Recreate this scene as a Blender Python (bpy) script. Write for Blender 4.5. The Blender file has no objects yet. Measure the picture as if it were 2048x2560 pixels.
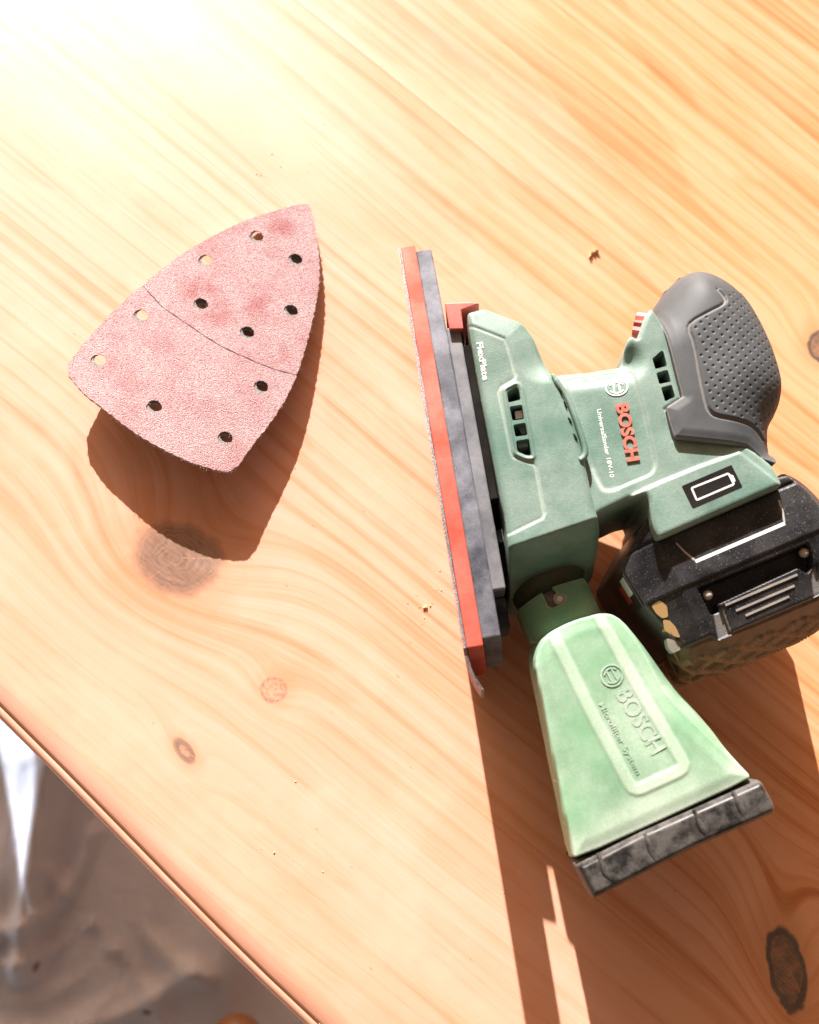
import bpy, bmesh, math, random
import numpy as np
from mathutils import Vector, Matrix
random.seed(7); RNG = np.random.default_rng(7)
S = bpy.context.scene
COL = S.collection
MM = 0.001

# ------------------------------------------------------------------ camera (measured from the photograph)
FPX = 2489.0                                   # 35 mm lens, portrait full frame, in photo pixels
def _axes():
    d = np.array([560 - 1024, -(1960 - 1280), -FPX]); d /= np.linalg.norm(d)   # plumb line through the lens
    Z = -d; Y = np.array([0, 1., 0]) - Z * Z[1]; Y /= np.linalg.norm(Y)
    return np.array([np.cross(Y, Z), Y, Z])
CR = _axes(); CC = np.array([0, 0, 500.0])     # mm above the table top
cd = bpy.data.cameras.new('camera'); cam = bpy.data.objects.new('camera', cd); COL.objects.link(cam)
cd.sensor_fit = 'VERTICAL'; cd.sensor_height = 36; cd.lens = 35.0; cd.clip_start = 0.02; cd.clip_end = 60
M = Matrix([list(CR[i]) + [CC[i] * MM] for i in range(3)] + [[0, 0, 0, 1]])
cam.matrix_world = M
cd.dof.use_dof = True; cd.dof.focus_distance = 0.475; cd.dof.aperture_fstop = 6.5
S.camera = cam
def ray(px, py):
    r = CR @ np.array([px - 1024.0, 1280.0 - py, -FPX]); return r / np.linalg.norm(r)
def P(px, py, z=0.0):                          # photo point -> world point at height z (mm)
    r = ray(px, py); return CC + r * ((z - CC[2]) / r[2])

# ------------------------------------------------------------------ sky, sun, exposure
SUN_EL = math.radians(26); SUN_AZ = math.radians(-76.8)          # travel direction of the light on the table
L = np.array([math.cos(SUN_AZ) * math.cos(SUN_EL), math.sin(SUN_AZ) * math.cos(SUN_EL), -math.sin(SUN_EL)])
W = bpy.data.worlds.new('World'); S.world = W; W.use_nodes = True
nt = W.node_tree; sky = nt.nodes.new('ShaderNodeTexSky'); sky.sky_type = 'NISHITA'; sky.sun_disc = False
sky.sun_elevation = SUN_EL; sky.sun_rotation = math.atan2(-L[0], -L[1]); sky.dust_density = 4.0; sky.ozone_density = 0.3
hs = nt.nodes.new('ShaderNodeHueSaturation'); hs.inputs['Saturation'].default_value = 0.35; nt.links.new(sky.outputs[0], hs.inputs['Color'])
tn = nt.nodes.new('ShaderNodeMix'); tn.data_type = 'RGBA'; tn.blend_type = 'MULTIPLY'; tn.inputs[0].default_value = 1.0   # hazy sky, white balance of the photo
nt.links.new(hs.outputs[0], tn.inputs[6]); tn.inputs[7].default_value = (1.0, 0.61, 0.38, 1)
bg = nt.nodes['Background']; nt.links.new(tn.outputs[2], bg.inputs[0]); bg.inputs[1].default_value = 0.055
sl = bpy.data.lights.new('sun', 'SUN'); sun = bpy.data.objects.new('sun', sl); COL.objects.link(sun)
sl.energy = 5.0; sl.angle = math.radians(0.5); sl.color = (1.0, 0.975, 0.96)
sun.rotation_euler = Vector(L).to_track_quat('-Z', 'Y').to_euler()
S.view_settings.view_transform = 'Standard'; S.view_settings.look = 'None'
S.view_settings.exposure = 1.30; S.view_settings.gamma = 1.0

# ------------------------------------------------------------------ node helper
class NT:
    def __init__(s, name):
        s.m = bpy.data.materials.new(name); s.m.use_nodes = True; s.t = s.m.node_tree
        s.b = s.t.nodes['Principled BSDF']; s.tc = None
    def set(s, node, k, v):
        if v is None: return
        i = node.inputs[k]
        if isinstance(v, bpy.types.NodeSocket): s.t.links.new(v, i)
        elif isinstance(v, (tuple, list)) and i.type == 'RGBA' and len(v) == 3: i.default_value = (*v, 1)
        else: i.default_value = v
    def n(s, typ, ins=None, out=0, **props):
        nd = s.t.nodes.new('ShaderNode' + typ)
        for k, v in props.items(): setattr(nd, k, v)
        for k, v in (ins or {}).items(): s.set(nd, k, v)
        return nd.outputs[out]
    def math(s, op, a, b=None, c=None, clamp=False):
        nd = s.t.nodes.new('ShaderNodeMath'); nd.operation = op; nd.use_clamp = clamp
        for i, v in enumerate((a, b, c)): s.set(nd, i, v) if v is not None else None
        return nd.outputs[0]
    def mix(s, f, a, b, blend='MIX'):
        nd = s.t.nodes.new('ShaderNodeMix'); nd.data_type = 'RGBA'; nd.blend_type = blend
        s.set(nd, 0, f); s.set(nd, 6, a); s.set(nd, 7, b); return nd.outputs[2]
    def ramp(s, f, stops, interp='LINEAR'):
        nd = s.t.nodes.new('ShaderNodeValToRGB'); s.set(nd, 0, f); r = nd.color_ramp; r.interpolation = interp
        while len(r.elements) < len(stops): r.elements.new(0.5)
        for e, (p, c) in zip(r.elements, stops):
            e.position = p; e.color = (*c, 1) if isinstance(c, (tuple, list)) else (c, c, c, 1)
        return nd.outputs[0]
    def step(s, v, a, b):                      # smooth 0..1 between a and b
        nd = s.t.nodes.new('ShaderNodeMapRange'); nd.interpolation_type = 'SMOOTHSTEP'
        s.set(nd, 0, v); s.set(nd, 1, a); s.set(nd, 2, b); return nd.outputs[0]
    def co(s, mm=True):                        # object coordinates in millimetres
        if s.tc is None:
            t = s.t.nodes.new('ShaderNodeTexCoord'); v = s.t.nodes.new('ShaderNodeVectorMath'); v.operation = 'SCALE'
            s.t.links.new(t.outputs['Object'], v.inputs[0]); v.inputs['Scale'].default_value = 1000.0; s.tc = v.outputs[0]
        return s.tc
    def noise(s, scale, detail=3, rough=0.55, vec=None, dist=0.0, out=0):
        return s.n('TexNoise', {'Vector': vec or s.co(), 'Scale': scale, 'Detail': detail, 'Roughness': rough, 'Distortion': dist}, out)
    def bump(s, h, dist, strength=1.0, normal=None):
        return s.n('Bump', {'Height': h, 'Distance': dist * MM, 'Strength': strength, 'Normal': normal})
    def fin(s, **k):
        for a, v in k.items(): s.set(s.b, a.replace('_', ' '), v)
        return s.m

DUST = (0.62, 0.53, 0.43)
def plastic(name, base, dust=0.35, rough=0.45, dscale=0.05, tex=0.05, texs=1.3, spec=0.5, dcol=DUST, sub=0.0, sparkle=0.0, even=0.35):
    k = NT(name)
    big = k.noise(dscale, 4, 0.6); fine = k.noise(0.9, 3, 0.7); grit = k.noise(texs, 2, 0.6)
    at = k.n('Attribute', out=2, attribute_name='dust')
    f = k.math('MULTIPLY_ADD', k.step(big, 0.30, 0.68), dust * 1.5 * (1 - even), dust * even)
    f = k.math('MULTIPLY', f, k.math('MULTIPLY_ADD', fine, 0.9, 0.55))
    f = k.math('ADD', f, k.math('MULTIPLY', at, k.math('MULTIPLY_ADD', fine, 0.8, 0.4)))
    if sparkle: f = k.math('ADD', f, k.math('MULTIPLY', k.step(k.noise(1.6, 1, 0.5), 0.66, 0.74), sparkle))  # pale specks painted in for sun sparkle on the textured plastic
    f = k.math('MINIMUM', f, 0.95)
    var = k.mix(k.step(k.noise(0.03, 2), 0.35, 0.65), base, tuple(c * 0.82 for c in base))
    c = k.mix(f, var, dcol)
    r = k.math('MULTIPLY_ADD', f, 0.35, rough)
    nrm = k.bump(grit, tex, 0.7)
    ins = dict(Base_Color=c, Roughness=r, Normal=nrm, Specular_IOR_Level=spec)
    if sub: ins.update(Subsurface_Weight=sub, Subsurface_Radius=(0.004, 0.008, 0.004), Subsurface_Scale=1.0)
    return k.fin(**ins)

# ------------------------------------------------------------------ mesh helpers (all in mm)
def link(name, verts, faces, mat=None, parent=None, smooth=True, attr=None):
    me = bpy.data.meshes.new(name)
    v = np.asarray(verts, float) * MM
    me.from_pydata(v.tolist(), [], [list(map(int, f)) for f in faces]); me.validate()
    if attr is not None:
        a = me.attributes.new('dust', 'FLOAT', 'POINT'); a.data.foreach_set('value', np.asarray(attr, np.float32))
    if mat: me.materials.append(mat)
    me.polygons.foreach_set('use_smooth', [smooth] * len(me.polygons)); me.update()
    o = bpy.data.objects.new(name, me); COL.objects.link(o)
    if parent: o.parent = parent
    return o
def bm_obj(name, bm, mat, parent=None, smooth=False, angle=35):
    bmesh.ops.recalc_face_normals(bm, faces=bm.faces[:])
    for v in bm.verts: v.co *= MM
    me = bpy.data.meshes.new(name); bm.to_mesh(me); bm.free(); me.materials.append(mat)
    if smooth: me.polygons.foreach_set('use_smooth', [True] * len(me.polygons)); me.set_sharp_from_angle(angle=math.radians(angle))
    o = bpy.data.objects.new(name, me); COL.objects.link(o)
    if parent: o.parent = parent
    return o
def tag(o, label=None, cat=None, group=None, kind=None):
    for k, v in (('label', label), ('category', cat), ('group', group), ('kind', kind)):
        if v: o[k] = v
    return o
def chaikin(p, n=2, closed=True):
    p = np.asarray(p, float)
    for _ in range(n):
        q = np.roll(p, -1, 0) if closed else p[1:]
        a = p if closed else p[:-1]
        r = np.empty((2 * len(a), 2)); r[0::2] = .75 * a + .25 * q; r[1::2] = .25 * a + .75 * q
        p = r if closed else np.vstack([p[:1], r, p[-1:]])
    return p
def rounded(p, r=1.5, n=4):                    # polygon with corners rounded by about r mm
    p = np.asarray(p, float); out = []
    for i in range(len(p)):
        a, b, c = p[i - 1], p[i], p[(i + 1) % len(p)]
        la, lc = np.linalg.norm(a - b), np.linalg.norm(c - b); k = min(r, .45 * la, .45 * lc)
        s, e = b + (a - b) / la * k, b + (c - b) / lc * k
        for t in np.linspace(0, 1, n): out.append((1 - t) ** 2 * s + 2 * t * (1 - t) * b + t * t * e)
    return np.array(out)
def segdist(X, Y, pts, closed):
    pts = np.asarray(pts, float); q = np.roll(pts, -1, 0) if closed else pts[1:]; a = pts if closed else pts[:-1]
    d = np.full(X.shape, 1e9)
    for (x0, y0), (x1, y1) in zip(a, q):
        dx, dy = x1 - x0, y1 - y0; l2 = dx * dx + dy * dy
        if l2 < 1e-12: continue
        t = np.clip(((X - x0) * dx + (Y - y0) * dy) / l2, 0, 1)
        d = np.minimum(d, (X - x0 - t * dx) ** 2 + (Y - y0 - t * dy) ** 2)
    return np.sqrt(d)
def inside(X, Y, pts):
    pts = np.asarray(pts, float); c = np.zeros(X.shape, bool)
    for (x0, y0), (x1, y1) in zip(pts, np.roll(pts, -1, 0)):
        if y0 == y1: continue
        c ^= ((y0 > Y) != (y1 > Y)) & (X < (x1 - x0) * (Y - y0) / (y1 - y0) + x0)
    return c
def phi(X, Y, pts):                            # distance to the outline, positive inside
    return np.where(inside(X, Y, pts), 1, -1) * segdist(X, Y, pts, True)
def sm(x, a, b):
    t = np.clip((x - a) / (b - a), 0, 1); return t * t * (3 - 2 * t)
def rnd(d, R, drop=None):                      # how far a rounded edge of radius R falls at distance d inside
    drop = R if drop is None else drop
    t = np.clip(1 - d / R, 0, 1); return drop * (1 - np.sqrt(np.maximum(0, 1 - t * t)))
def field(f, pts, res, pad=2):                 # region where f>0, cut exactly along f=0: verts, faces, rim edges
    pts = np.asarray(pts); x0, y0 = pts.min(0) - pad * res; x1, y1 = pts.max(0) + pad * res
    gx = np.arange(x0, x1 + res, res); gy = np.arange(y0, y1 + res, res); X, Y = np.meshgrid(gx, gy)
    D = f(X, Y); D = np.where(np.abs(D) < res * .03, res * .03, D); I = D > 0
    ny, nx = D.shape; idx = np.full(D.shape, -1); idx[I] = np.arange(I.sum())
    V = list(zip(X[I], Y[I])); F = []; E = []; cut = {}
    full = I[:-1, :-1] & I[1:, :-1] & I[:-1, 1:] & I[1:, 1:]
    for j, i in zip(*np.nonzero(full)): F.append((idx[j, i], idx[j, i + 1], idx[j + 1, i + 1], idx[j + 1, i]))
    anyi = I[:-1, :-1] | I[1:, :-1] | I[:-1, 1:] | I[1:, 1:]
    def crossing(a, b):
        key = (a, b) if a < b else (b, a)
        if key not in cut:
            da, db = D[a], D[b]; t = da / (da - db)
            cut[key] = len(V); V.append((X[a] + (X[b] - X[a]) * t, Y[a] + (Y[b] - Y[a]) * t))
        return cut[key]
    for j, i in zip(*np.nonzero(anyi & ~full)):
        c = [(j, i), (j, i + 1), (j + 1, i + 1), (j + 1, i)]; poly = []; ex = None; first = None
        for k in range(4):
            a, b = c[k], c[(k + 1) % 4]
            if I[a]: poly.append(idx[a])
            if I[a] != I[b]:
                q = crossing(a, b); poly.append(q)
                if I[a]: ex = q
                else:
                    if ex is None: first = q
                    else: E.append((ex, q)); ex = None
        if ex is not None and first is not None: E.append((ex, first))
        if len(poly) >= 3: F.append(tuple(poly))
    return np.array(V), F, E
def relief(name, outline, res, top, bottom, mat, parent=None, holes=(), mirror=None, flare=0.0, dust=None, f=None, hole_floor=None):
    """A moulded shell: its top is the height field top(x, y, d), its rim drops to bottom (a number or a field)."""
    outline = np.asarray(outline)
    def ff(X, Y):
        d = phi(X, Y, outline)
        for h in holes: d = np.minimum(d, -phi(X, Y, h))
        return d if f is None else np.minimum(d, f(X, Y))
    V, F, E = field(ff, outline, res)
    x, y = V[:, 0], V[:, 1]; d = np.maximum(phi(x, y, outline), 0)
    z = top(x, y, d); n = len(V); rim = sorted({v for e in E for v in e}); at = {v: k for k, v in enumerate(rim)}
    r = np.array(rim); nr = len(r)
    zb = bottom(x[r], y[r], d[r]) if callable(bottom) else np.full(nr, float(bottom))
    if mirror is not None: zb = 2 * mirror - z[r]
    e = .3; gx = phi(x[r] + e, y[r], outline) - phi(x[r] - e, y[r], outline); gy = phi(x[r], y[r] + e, outline) - phi(x[r], y[r] - e, outline)
    gl = np.maximum(np.hypot(gx, gy), 1e-9); fx, fy = -gx / gl * flare, -gy / gl * flare
    if flare:
        for h in holes:
            k = np.abs(phi(x[r], y[r], h)) < res; fx[k] = 0; fy[k] = 0
    if hole_floor is not None:
        for h in holes: zb[np.abs(phi(x[r], y[r], h)) < res] = hole_floor
    va = np.column_stack([x, y, z]); vb = va[r]; vm = np.column_stack([x[r] + fx * .5, y[r] + fy * .5, (z[r] + zb) / 2]); vc = np.column_stack([x[r] + fx, y[r] + fy, zb])
    verts = [va, vb, vm, vc]; faces = list(F)
    for a, b in E:
        a, b = at[a] + n, at[b] + n
        faces.append((b, a, a + nr, b + nr)); faces.append((b + nr, a + nr, a + 2 * nr, b + 2 * nr))
    da = dust(x, y, d) if dust else np.zeros(n); dl = [da, da[r], da[r] * .3, da[r] * 0]
    if mirror is not None:
        off = n + 3 * nr; verts.append(np.column_stack([x, y, 2 * mirror - z])); dl.append(da * 0)
        faces += [tuple(off + i for i in reversed(q)) for q in F]
    return link(name, np.vstack(verts), faces, mat, parent, True, np.concatenate(dl))
def sheet(name, f, outline, res, top, bot, mat, parent=None, dust=None):   # a thin sheet with both faces curved
    V, F, E = field(f, outline, res); x, y = V[:, 0], V[:, 1]; n = len(V)
    zt, zb = top(x, y), bot(x, y); rim = sorted({v for e in E for v in e}); at = {v: k for k, v in enumerate(rim)}; r = np.array(rim); nr = len(r)
    verts = np.vstack([np.column_stack([x, y, zt]), np.column_stack([x, y, zb]), np.column_stack([x[r], y[r], zt[r]]), np.column_stack([x[r], y[r], zb[r]])])
    faces = list(F) + [tuple(n + i for i in reversed(q)) for q in F]
    for a, b in E: faces.append((2 * n + at[b], 2 * n + at[a], 2 * n + nr + at[a], 2 * n + nr + at[b]))
    return link(name, verts, faces, mat, parent, True)
def box(bm, lo, hi, mtx=None):
    v = [bm.verts.new((x, y, z)) for x in (lo[0], hi[0]) for y in (lo[1], hi[1]) for z in (lo[2], hi[2])]
    for q in ((0, 1, 3, 2), (4, 6, 7, 5), (0, 4, 5, 1), (2, 3, 7, 6), (0, 2, 6, 4), (1, 5, 7, 3)): bm.faces.new([v[i] for i in q])
    if mtx is not None:
        for a in v: a.co = mtx @ a.co
    return v
def prism(pts, axis_pts, bevel=0.0, seg=2):    # polygon in 3D extruded by a vector
    bm = bmesh.new(); a = [bm.verts.new(p) for p in pts]; b = [bm.verts.new(np.asarray(p) + np.asarray(axis_pts)) for p in pts]
    n = len(a); bm.faces.new(a); bm.faces.new(b[::-1])
    for i in range(n): bm.faces.new((a[i], b[i], b[(i + 1) % n], a[(i + 1) % n]))
    bmesh.ops.recalc_face_normals(bm, faces=bm.faces[:])
    if bevel: bmesh.ops.bevel(bm, geom=bm.edges[:], offset=bevel, segments=seg, affect='EDGES', profile=.5)
    return bm
def tube(path, rad, seg=6, closed=False):
    path = np.asarray(path, float); bm = bmesh.new(); rings = []; n = len(path)
    for i in range(n):
        t = path[(i + 1) % n if closed else min(i + 1, n - 1)] - path[i - 1 if closed else max(i - 1, 0)]
        t = Vector(t).normalized(); up = Vector((0, 0, 1)); s = t.cross(up)
        s = s.normalized() if s.length > 1e-6 else Vector((1, 0, 0)); u = s.cross(t); r = rad[i] if hasattr(rad, '__len__') else rad
        rings.append([bm.verts.new(Vector(path[i]) + (s * math.cos(a) + u * math.sin(a)) * r) for a in np.linspace(0, 2 * math.pi, seg, False)])
    for i in range(n if closed else n - 1):
        A, B = rings[i], rings[(i + 1) % n]
        for k in range(seg): bm.faces.new((A[k], A[(k + 1) % seg], B[(k + 1) % seg], B[k]))
    if not closed: bm.faces.new(rings[0]); bm.faces.new(rings[-1][::-1])
    return bm
def lettering(name, text, p0, p1, height, surf, mat, parent, raise_=0.4, weight=0.0, sink=0.2, yspace=1.0):
    """Raised or printed lettering laid along p0->p1 (mm, on the part's plane), draped on the surface field."""
    cu = bpy.data.curves.new(name, 'FONT'); cu.body = text; cu.extrude = 0.5; cu.resolution_u = 3; cu.offset = weight
    to = bpy.data.objects.new(name, cu); COL.objects.link(to); dg = bpy.context.evaluated_depsgraph_get(); dg.update()
    me = bpy.data.meshes.new_from_object(to.evaluated_get(dg)); bpy.data.objects.remove(to); bpy.data.curves.remove(cu)
    v = np.empty(len(me.vertices) * 3); me.vertices.foreach_get('co', v); v = v.reshape(-1, 3)
    p0, p1 = np.asarray(p0, float), np.asarray(p1, float); dx = p1 - p0; w = v[:, 0].max() - v[:, 0].min(); yh = v[:, 1].max() - v[:, 1].min()
    ex = dx / w; ey = np.array([-dx[1], dx[0]]) / np.linalg.norm(dx) * height / yh
    xy = p0 + np.outer(v[:, 0] - v[:, 0].min(), ex) + np.outer(v[:, 1] - v[:, 1].min(), ey)
    z = surf(xy[:, 0], xy[:, 1]) + np.where(v[:, 2] > 0, raise_, -sink)
    me.vertices.foreach_set('co', (np.column_stack([xy, z]) * MM).ravel()); me.materials.clear(); me.materials.append(mat); me.update()
    o = bpy.data.objects.new(name, me); COL.objects.link(o); o.parent = parent; return o
def strips(name, lines, width, surf, mat, parent, raise_=0.35):     # flat raised bars following polylines on a surface
    V = []; F = []
    for pts, closed in lines:
        pts = np.asarray(pts, float); n = len(pts)
        nx = np.roll(pts, -1, 0) if closed else np.vstack([pts[1:], 2 * pts[-1] - pts[-2]]); pv = np.roll(pts, 1, 0) if closed else np.vstack([2 * pts[0] - pts[1], pts[:-1]])
        t = nx - pv; t /= np.linalg.norm(t, axis=1)[:, None]; nn = np.column_stack([-t[:, 1], t[:, 0]]) * width / 2
        a, b = pts + nn, pts - nn; o = len(V); za, zb = surf(a[:, 0], a[:, 1]), surf(b[:, 0], b[:, 1])
        for k in range(n):
            V += [(*a[k], za[k] - .3), (*a[k], za[k] + raise_), (*b[k], zb[k] + raise_), (*b[k], zb[k] - .3)]
        for k in range(n if closed else n - 1):
            p, q = o + 4 * k, o + 4 * ((k + 1) % n)
            for s in range(3): F.append((p + s, q + s, q + s + 1, p + s + 1))
        if not closed: F += [(o, o + 1, o + 2, o + 3), tuple(o + 4 * (n - 1) + s for s in (3, 2, 1, 0))]
    return link(name, V, F, mat, parent, False)
# ------------------------------------------------------------------ the wooden table
GR = math.radians(-41)                         # direction of the grain
KNOTS = [  # photo point, half length along the grain, half width across, extra rotation, depth of colour, swirl
    ((445, 1395), 22, 19, 20, 0.80, 26, ''), ((682, 1725), 6.5, 6.2, 0, 0.55, 7, 'ring'), ((461, 1878), 8, 3.6, -12, 0.75, 7, 'core'),
    ((1968, 2420), 20, 10.0, -42, 1.05, 22, 'dark'), ((2062, 868), 11, 11, 0, 0.9, 14, 'dark')]
def wood_material():
    k = NT('pine_wood'); co = k.co()
    rot = k.n('Mapping', {'Vector': co, 'Rotation': (0, 0, -GR)})                # x along the grain, y across
    xyz = k.t.nodes.new('ShaderNodeSeparateXYZ'); k.t.links.new(rot, xyz.inputs[0]); a, b = xyz.outputs[0], xyz.outputs[1]
    fr = k.math('DIVIDE', k.math('SUBTRACT', b, 369.8), 120.0); board = k.math('MAXIMUM', k.math('FLOOR', fr), -2.0)        # glued boards
    joint = k.math('MULTIPLY', k.math('ABSOLUTE', k.math('SUBTRACT', fr, k.math('ROUND', fr))), 120.0); joint = k.math('MULTIPLY', k.step(joint, .26, .10), k.math('GREATER_THAN', fr, -1.5))
    f = k.math('ADD', k.math('MULTIPLY_ADD', board, 53.0, b), k.math('MULTIPLY', k.math('SUBTRACT', k.noise(1.0, 2, .5, k.n('Mapping', {'Vector': rot, 'Scale': (.0022, .006, 1)})), .5), 26))
    kdark = None; halo = None; gate = None
    for (px, la, lb, er, dk, sw, kind) in KNOTS:
        p = P(*px); m = k.n('Mapping', {'Vector': co, 'Location': (p[0], p[1], 0), 'Rotation': (0, 0, GR + math.radians(er)), 'Scale': (1, 1, 1)}, vector_type='TEXTURE')
        wob = k.n('VectorMath', {0: m, 1: k.n('VectorMath', {0: k.n('TexNoise', {'Vector': co, 'Scale': .09, 'Detail': 2}, 1), 1: (.5, .5, .5)}, operation='SUBTRACT')}, operation='ADD')
        def rad(sx, sy):
            v = k.n('VectorMath', {0: m, 1: (1 / sx, 1 / sy, 0)}, operation='MULTIPLY'); return k.n('VectorMath', {0: v}, 1, operation='LENGTH')
        r = rad(la, lb); r = k.math('ADD', r, k.math('MULTIPLY', k.math('SUBTRACT', k.noise(.075, 3, .6), .5), .55))
        g = k.math('EXPONENT', k.math('MULTIPLY', k.math('POWER', rad(la * 2.4, lb * 2.1), 2.0), -1.0))
        f = k.math('ADD', f, k.math('MULTIPLY', g, sw * 1.5))
        ring = k.math('SINE', k.math('MULTIPLY', k.math('ADD', r, k.math('MULTIPLY', k.noise(.2, 2), .12)), 12.0 if la < 15 else 46.0))
        mk = k.step(r, 1.08, .80) if la < 21 else k.step(r, 1.16, .66)
        strk = k.noise(1.0, 3, .65, k.n('Mapping', {'Vector': rot, 'Scale': (.12, 1.3, 1)}))
        d = k.math('MULTIPLY', mk, k.math('MULTIPLY', k.math('MULTIPLY_ADD', k.math('MULTIPLY', ring, k.step(k.noise(.09, 2), .4, .62)), .10, dk * .80), k.math('MULTIPLY_ADD', strk, 1.1, .48)))
        mx = k.n('SeparateXYZ', {0: wob}, 0); my = k.n('SeparateXYZ', {0: wob}, 1)
        for s0, s1, sg in ((.35, 1, 1), (1.6, 1, -1)):                           # drying cracks
            ln = k.math('ABSOLUTE', k.math('SUBTRACT', my, k.math('MULTIPLY', mx, s0)))
            on = k.math('MULTIPLY', k.step(k.math('ADD', ln, k.math('MULTIPLY', k.math('SUBTRACT', k.noise(.5, 2), .5), 1.4)), .42, .12), k.step(k.math('MULTIPLY', mx, sg), 1.0, 2.0)); d = k.math('SUBTRACT', d, k.math('MULTIPLY', k.math('MULTIPLY', on, .38), k.step(strk, .35, .6)), clamp=True)
        if gate is None: gate = k.math('MULTIPLY_ADD', k.step(k.math('SUBTRACT', b, float(-p[0] * math.sin(GR) + p[1] * math.cos(GR))), -14, 22), .75, .25)
        rim = k.math('MULTIPLY', k.math('MULTIPLY', k.step(r, .74, .92), k.step(r, 1.12, .98)), .14 * dk)
        d = k.math('ADD', d, rim)
        if kind == 'dark': d = k.math('ADD', k.math('MULTIPLY', d, k.math('MULTIPLY_ADD', k.noise(.11, 3, .6), 1.3, .25)), k.math('MULTIPLY', rim, 3.6), clamp=True)
        if kind == 'ring': d = k.math('ADD', k.math('MULTIPLY', mk, k.math('MULTIPLY', k.step(k.noise(.55, 3, .7), .45, .62), .42)), k.math('MULTIPLY', rim, k.math('MULTIPLY_ADD', k.noise(.5, 3, .7), 16.0, -4.0)), clamp=True)
        if kind == 'core': d = k.math('SUBTRACT', d, k.math('MULTIPLY', k.step(r, .55, .2), k.math('MULTIPLY', k.step(k.noise(.5, 3), .4, .6), .5)), clamp=True)
        kdark = d if kdark is None else k.math('MAXIMUM', kdark, d)
        h = k.math('MULTIPLY', k.step(r, 2.3, .9), .55 * dk); halo = h if halo is None else k.math('MAXIMUM', halo, h)
    # year rings: irregular bands of the field f, slowly changing along the grain
    def band(scale, along, det=2, w=0):
        v = k.n('CombineXYZ', {0: k.math('MULTIPLY', f, scale), 1: k.math('MULTIPLY', a, along), 2: float(w)}); return k.noise(1.0, det, .6, v)
    wide = band(.028, .0012, 2, 3.1); rings = band(.16, .0012, 2, 7.7); thin = band(.55, .004, 3, 1.3); fibre = band(3.2, .05, 2, 9.0); hair = band(1.6, .016, 2, 4.0)
    saw = k.math('FRACT', k.math('ADD', k.math('MULTIPLY', f, .095), k.math('MULTIPLY', rings, 1.2)))
    late = k.math('POWER', saw, 2.4); late = k.math('MULTIPLY', late, k.step(saw, 1.0, .90))
    t = k.math('MULTIPLY_ADD', k.step(wide, .30, .72), .36, k.math('MULTIPLY', k.step(rings, .36, .70), .34))
    t = k.math('ADD', t, k.math('MULTIPLY', late, k.math('MULTIPLY', k.math('MULTIPLY', gate, .46), k.math('MULTIPLY_ADD', k.step(b, 290.0, 170.0), .7, .3))))
    t = k.math('ADD', t, k.math('MULTIPLY', k.math('SUBTRACT', thin, .5), .38))
    t = k.math('ADD', t, k.math('MULTIPLY', k.math('SUBTRACT', fibre, .5), .60)); t = k.math('ADD', t, k.math('MULTIPLY', k.math('SUBTRACT', hair, .5), .42))
    line = k.step(band(1.15, .010, 2, 12.0), .57, .72); t = k.math('ADD', t, k.math('MULTIPLY', line, .15))
    flame = k.step(k.noise(1.0, 1, .5, k.n('CombineXYZ', {0: k.math('MULTIPLY', f, .034), 1: k.math('MULTIPLY', a, .006), 2: 21.0})), .50, .535)
    t = k.math('ADD', t, k.math('MULTIPLY', k.math('SUBTRACT', flame, .5), .17))
    t0 = t
    # old varnish left on the far side, bare sanded wood nearer the edge
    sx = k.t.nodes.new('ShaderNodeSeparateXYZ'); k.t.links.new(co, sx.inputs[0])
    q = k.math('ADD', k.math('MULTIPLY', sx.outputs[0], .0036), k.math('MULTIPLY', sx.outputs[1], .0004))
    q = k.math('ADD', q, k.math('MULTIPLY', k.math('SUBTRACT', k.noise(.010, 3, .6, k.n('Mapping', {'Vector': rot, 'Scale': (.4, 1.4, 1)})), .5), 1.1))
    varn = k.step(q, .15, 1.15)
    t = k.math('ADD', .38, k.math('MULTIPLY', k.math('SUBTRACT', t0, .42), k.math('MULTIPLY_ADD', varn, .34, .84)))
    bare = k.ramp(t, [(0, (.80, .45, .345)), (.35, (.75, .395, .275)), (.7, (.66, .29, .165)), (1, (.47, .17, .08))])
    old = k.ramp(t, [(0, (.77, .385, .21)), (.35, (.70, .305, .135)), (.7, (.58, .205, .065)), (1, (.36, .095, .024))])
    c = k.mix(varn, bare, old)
    c = k.mix(k.math('MULTIPLY', k.math('FRACT', k.math('MULTIPLY', k.math('SINE', k.math('MULTIPLY', board, 12.9)), 43.7)), .16), c, (.60, .26, .10)); c = k.mix(k.math('MULTIPLY', joint, .45), c, (.25, .10, .035))
    pink = k.math('MULTIPLY', k.step(k.noise(.012, 3, .6, k.n('Mapping', {'Vector': rot, 'Location': (70, 30, 0), 'Scale': (.3, 1.5, 1)})), .60, .72), .5)
    c = k.mix(pink, c, (.66, .30, .19))
    c = k.mix(halo, c, (.50, .22, .085)); c = k.mix(k.math('MINIMUM', kdark, .96), c, (.072, .060, .051))
    # crack lines in the knots, pores and small dents
    sp = k.n('TexVoronoi', {'Vector': k.n('Mapping', {'Vector': rot, 'Scale': (.04, .10, 1)}), 'Scale': 1.0, 'Randomness': 1.0})
    c = k.mix(k.math('MULTIPLY', k.step(sp, .055, .025), .55), c, (.36, .15, .06))
    # film of pale sanding dust in streaks; part of its paleness is painted glare
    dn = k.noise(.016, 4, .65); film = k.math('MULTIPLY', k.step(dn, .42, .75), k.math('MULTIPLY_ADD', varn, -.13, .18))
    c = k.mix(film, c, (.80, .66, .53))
    h = k.math('ADD', k.math('MULTIPLY', fibre, .5), k.math('MULTIPLY', thin, .7)); h = k.math('ADD', h, k.math('MULTIPLY', k.noise(1.1, 3, .6), .55))
    rough = k.math('MULTIPLY_ADD', varn, -.06, .46)
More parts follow.
